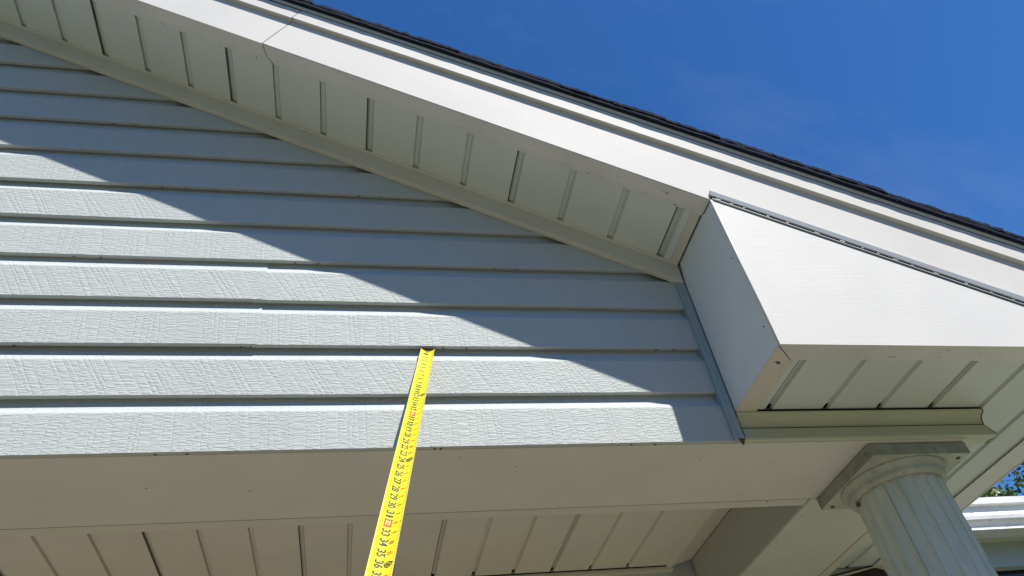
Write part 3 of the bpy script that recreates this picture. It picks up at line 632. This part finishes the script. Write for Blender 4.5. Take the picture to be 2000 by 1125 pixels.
def glyph(txt):
    if txt in _fc: return _fc[txt]
    c = bpy.data.curves.new('t', 'FONT'); c.body = txt; c.size = 1.0; c.align_x = 'CENTER'; c.resolution_u = 3; c.offset = 0.026
    o = bpy.data.objects.new('t', c); SC.collection.objects.link(o)
    dg = bpy.context.evaluated_depsgraph_get(); me = bpy.data.meshes.new_from_object(o.evaluated_get(dg))
    V = [tuple(v.co) for v in me.vertices]; F = [tuple(p.vertices) for p in me.polygons]
    bpy.data.objects.remove(o); bpy.data.curves.remove(c); bpy.data.meshes.remove(me)
    xs_ = [v[0] for v in V]; ys_ = [v[1] for v in V]; cx, cy = (max(xs_) + min(xs_)) / 2, (max(ys_) + min(ys_)) / 2
    _fc[txt] = ([(v[0] - cx, v[1] - cy, 0) for v in V], F, max(xs_) - min(xs_)); return _fc[txt]
def text_on(acc, txt, s, t, size, wide=1.0, h=0.00025, length=None):
    """text reads down the blade, tops of the digits face right"""
    V, F, w = glyph(txt); k = len(acc[0]); sx = size * wide if length is None else length / w
    for x, y, _ in V: acc[0].append(tuple(tpt(s + x * sx, t + y * size / TW, h)))
    acc[1].extend(tuple(k + i for i in f) for f in F)
def rect_on(acc, s0, s1, t0, t1, h=0.0002, n=3):
    k = len(acc[0])
    for i in range(n + 1):
        t = t0 + (t1 - t0) * i / n; acc[0].append(tuple(tpt(s0, t, h))); acc[0].append(tuple(tpt(s1, t, h)))
    for i in range(n): acc[1].append((k + 2 * i, k + 2 * i + 1, k + 2 * i + 3, k + 2 * i + 2))
blk, redA, yelA, faint, small = ([], []), ([], []), ([], []), ([], []), ([], [])
for n in range(1, 53):
    s = n * INCH
    num = ([], [])
    if n % 16 == 0:
        box_ = ([], []); rect_on(box_, s - 0.0098, s + 0.0070, -0.54, 0.14, 0.0002, 5)
        o = mesh('red_box', box_[0], box_[1], red_m, tp)
        text_on(yelA, str(n), s - 0.0012, -0.20, 0.0078, h=0.0005, length=0.0100)
    else:
        text_on(num, str(n), s - 0.0015, -0.21, 0.0126, length=(0.0140 if n > 9 else 0.0064))
        mesh('printed_number', num[0], num[1], ink_m, tp)
    rect_on(blk if n % 12 == 0 else faint, s - 0.00018, s + 0.00018, 0.10, 0.92)
    for q in range(1, 8):
        sq = s - INCH + q * INCH / 8; L = 0.70 if q == 4 else (0.78 if q % 2 == 0 else 0.84)
        rect_on(faint, sq - 0.00015, sq + 0.00015, L, 0.94); rect_on(faint, sq - 0.00015, sq + 0.00015, -0.94, -L)
    if n % 8 == 0: rect_on(blk, s - 0.0008, s + 0.0006, -0.86, -0.76)
    if n % 8 == 0 and n % 12: rect_on(blk, s - 0.0009, s + 0.0009, 0.78, 0.90)
    f, i_ = divmod(n, 12)
    if i_ and f: text_on(small, str(i_), s - 0.001, 0.42, 0.0072, 0.9)
    if i_ == 0 and f:
        # diamond arrow with the foot mark
        c = ([], []); k = 0
        pts = [(-0.0058, 0.50), (-0.0022, 0.16), (0.0030, 0.22), (0.0064, 0.50), (0.0030, 0.78), (-0.0022, 0.84)]
        for u, t in pts: c[0].append(tuple(tpt(s + u, t, 0.0002)))
        for u, t in pts: c[0].append(tuple(tpt(s + u * 0.70, 0.5 + (t - 0.5) * 0.72, 0.0002)))
        for i in range(6): c[1].append((i, (i + 1) % 6, 6 + (i + 1) % 6, 6 + i))
        mesh('foot_arrow', c[0], c[1], ink_m, tp)
        text_on(blk, '%dF' % f, s + 0.0002, 0.48, 0.0058, h=0.0003, length=0.0062)
for nm, ac, mt_ in (('red_digits', small, red_m), ('box_digits', yelA, tedge_m), ('black_marks', blk, ink_m), ('inch_lines', faint, inky_m)):
    o = mesh(nm, *ac, mt_, tp); o['kind'] = 'stuff'
# end hook: dark plate behind the tip with rivets
V = []; F = []
for h in (-0.0009, -0.0020):
    for s in (-0.0070, 0.0100):
        for t in ts: V.append(tuple(tpt(s - 0.0015 * abs(t), t * 1.12, h)))
for lay in (0, 1):
    for j in range(NT): a = lay * 2 * W1 + j; F.append((a, a + 1, a + W1 + 1, a + W1))
for j in range(NT): F.append((j, j + 1, 2 * W1 + j + 1, 2 * W1 + j)); F.append((W1 + j, W1 + j + 1, 3 * W1 + j + 1, 3 * W1 + j))
mesh('end_hook', V, F, hook_m, tp)
a = tpt(-0.0030, -1); V = []
for s, h in ((-0.0030, 0.0005), (-0.0030, -0.0120), (-0.0042, -0.0120), (-0.0042, 0.0005)):
    V += [tuple(tpt(s, -1.03, h)), tuple(tpt(s, 1.03, h))]
mesh('hook_lip', V, [(0, 1, 3, 2), (2, 3, 5, 4), (4, 5, 7, 6), (6, 7, 1, 0), (0, 2, 4, 6), (1, 7, 5, 3)], hook_m, tp)
for t, s in ((0.0, 0.0030),): disc('rivet', tpt(s, t, 0.0008), TN, 0.0040, steel_m, tp, 0.0011, 14)
# case, held below the frame
ce = H0 + TD * (LEN - 0.002)
case = box('case', -0.030, 0.030, -0.0280, 0.0180, -0.034, 0.034, hook_m, tp); case.location = ce * S - tp.location + tp.location; bevel(case, 0.012, 4)

# ------------------------------------------------------------------ tree
def tree(name, base, crown, rad, label, seedn):
    rnd = random.Random(seedn); t = empty(name, label, 'tree', base)
    b = Vector(base); c = Vector(crown); V, F = [], []
    def limb(a, d, r0, r1, n=9):
        k = len(V); ax = (d - a).normalized(); u = ax.orthogonal().normalized(); w = ax.cross(u)
        for P, r in ((a, r0), (d, r1)):
            for i in range(n): th = 2 * math.pi * i / n; V.append(tuple(P + (u * math.cos(th) + w * math.sin(th)) * r))
        for i in range(n): F.append((k + i, k + (i + 1) % n, k + n + (i + 1) % n, k + n + i))
    fork = b + (c - b) * 0.55; limb(b, fork, 0.20, 0.13)
    tips = []
    for i in range(26):
        d = Vector((rnd.gauss(0, 1), rnd.gauss(0, 1), rnd.gauss(0.1, 0.9))).normalized() * rnd.uniform(0.55, 0.95)
        tip = c + Vector((d.x * rad[0], d.y * rad[1], d.z * rad[2])); mid = fork.lerp(tip, 0.5) + Vector((0, 0, 0.2)); limb(fork, mid, 0.07, 0.04, 6); limb(mid, tip, 0.04, 0.01, 5); tips.append(tip)
    mesh('trunk', V, F, bark_m, t)
    V, F, mi = [], [], []
    for q in range(330):
        d = Vector((rnd.gauss(0, 1), rnd.gauss(0, 1), rnd.gauss(0, 1))).normalized() * (rnd.random() ** 0.4)
        cc = c + Vector((d.x * rad[0], d.y * rad[1], d.z * rad[2])); cr_ = rnd.uniform(0.12, 0.26); tone = rnd.choice([0, 0, 1, 1, 2])
        for l in range(34):
            p = cc + Vector((rnd.gauss(0, 1), rnd.gauss(0, 1), rnd.gauss(0, .8))) * cr_ * 0.62
            u = Vector((rnd.gauss(0, 1), rnd.gauss(0, 1), rnd.gauss(0, 0.6))).normalized(); w = u.cross(Vector((rnd.gauss(0, 1), rnd.gauss(0, 1), rnd.gauss(0, 1)))).normalized()
            s1 = rnd.uniform(0.035, 0.065); k = len(V)
            V += [tuple(p - u * s1), tuple(p + w * s1 * .45), tuple(p + u * s1), tuple(p - w * s1 * .45)]; F.append((k, k + 1, k + 2, k + 3)); mi.append(tone if rnd.random() < .8 else 1)
    o = mesh('crown', V, F, leaf_ms, t, mi=mi)
tree('broadleaf_tree', (9.6, 7.2, ZG), (10.05, 7.0, 3.55), (1.10, 1.1, 1.35), 'leafy green tree showing at the right edge above the far gutter', 3)
tree('broadleaf_tree', (8.80, 8.2, ZG), (8.95, 8.2, 3.62), (0.26, 0.3, 0.28), 'small tuft of treetop just above the far gutter beside the eave', 5)
# maroon panel pieces are placed last
mp_.location = Vector((0.78, 0.81, 0)) * S
box('surround', 0.566, 0.868, 0.8095, 0.830, ZG, 0.0655, trim_m, mp_)
A, B = vert([(0.600, -0.60), (0.600, 0.018), (0.694, 0.0385), (0.796, 0.0575), (0.806, 0.0580), (0.820, 0.0540), (0.828, 0.0530), (0.833, 0.040), (0.838, -0.60)], 0.800, 0.009)
prism('panel_face', A, B, maroon_m, mp_)
def polytube(name, P, r, mat, yy):
    V, F = [], []
    for a, b in zip(P[:-1], P[1:]): tube(V, F, (a[0], yy, a[1]), (b[0], yy, b[1]), r, 8)
    mesh(name, V, F, mat, mp_, smooth=True)
polytube('white_rim', [(0.600, 0.0235), (0.694, 0.0435), (0.800, 0.0612), (0.810, 0.0605), (0.822, 0.0560), (0.830, 0.0550), (0.836, 0.040), (0.842, -0.60)], 0.0026, frame_m, 0.7985)
polytube('dark_edge', [(0.600, 0.0300), (0.660, 0.0440), (0.806, 0.0665), (0.830, 0.0770)], 0.0017, dark_m, 0.7990)
# ------------------------------------------------------------------ unseen foliage ring added behind the viewer to cut sky fill
rnd = random.Random(11); V, F, mi = [], [], []
for q in range(1500):
    a = rnd.uniform(math.radians(150), math.radians(400)); R_ = rnd.uniform(8.5, 12.5); hgt = (rnd.random() ** 0.8) * (4.3 + 0.8 * math.sin(a * 7) + 0.5 * math.sin(a * 17 + 1))
    cc = Vector((R_ * math.cos(a) - 0.5, R_ * math.sin(a) - 1.0, ZG + 0.1 + hgt))
    if cc.y > 1.2: continue
    tone = rnd.choice([0, 0, 1, 2, 2])
    for l in range(22):
        p = cc + Vector((rnd.gauss(0, 1), rnd.gauss(0, 1), rnd.gauss(0, 1))) * 0.42
        u = Vector((rnd.gauss(0, 1), rnd.gauss(0, 1), rnd.gauss(0, 0.6))).normalized(); w = u.cross(Vector((rnd.gauss(0, 1), rnd.gauss(0, 1), rnd.gauss(0, 1)))).normalized()
        s1 = rnd.uniform(0.12, 0.24); k = len(V)
        V += [tuple(p - u * s1), tuple(p + w * s1 * .5), tuple(p + u * s1), tuple(p - w * s1 * .5)]; F.append((k, k + 1, k + 2, k + 3)); mi.append(tone)
o = mesh('sky_block_foliage', V, F, leaf_ms, None, mi=mi); o['kind'] = 'stuff'; o['label'] = 'added unseen thicket behind the viewer that blocks low sky light'
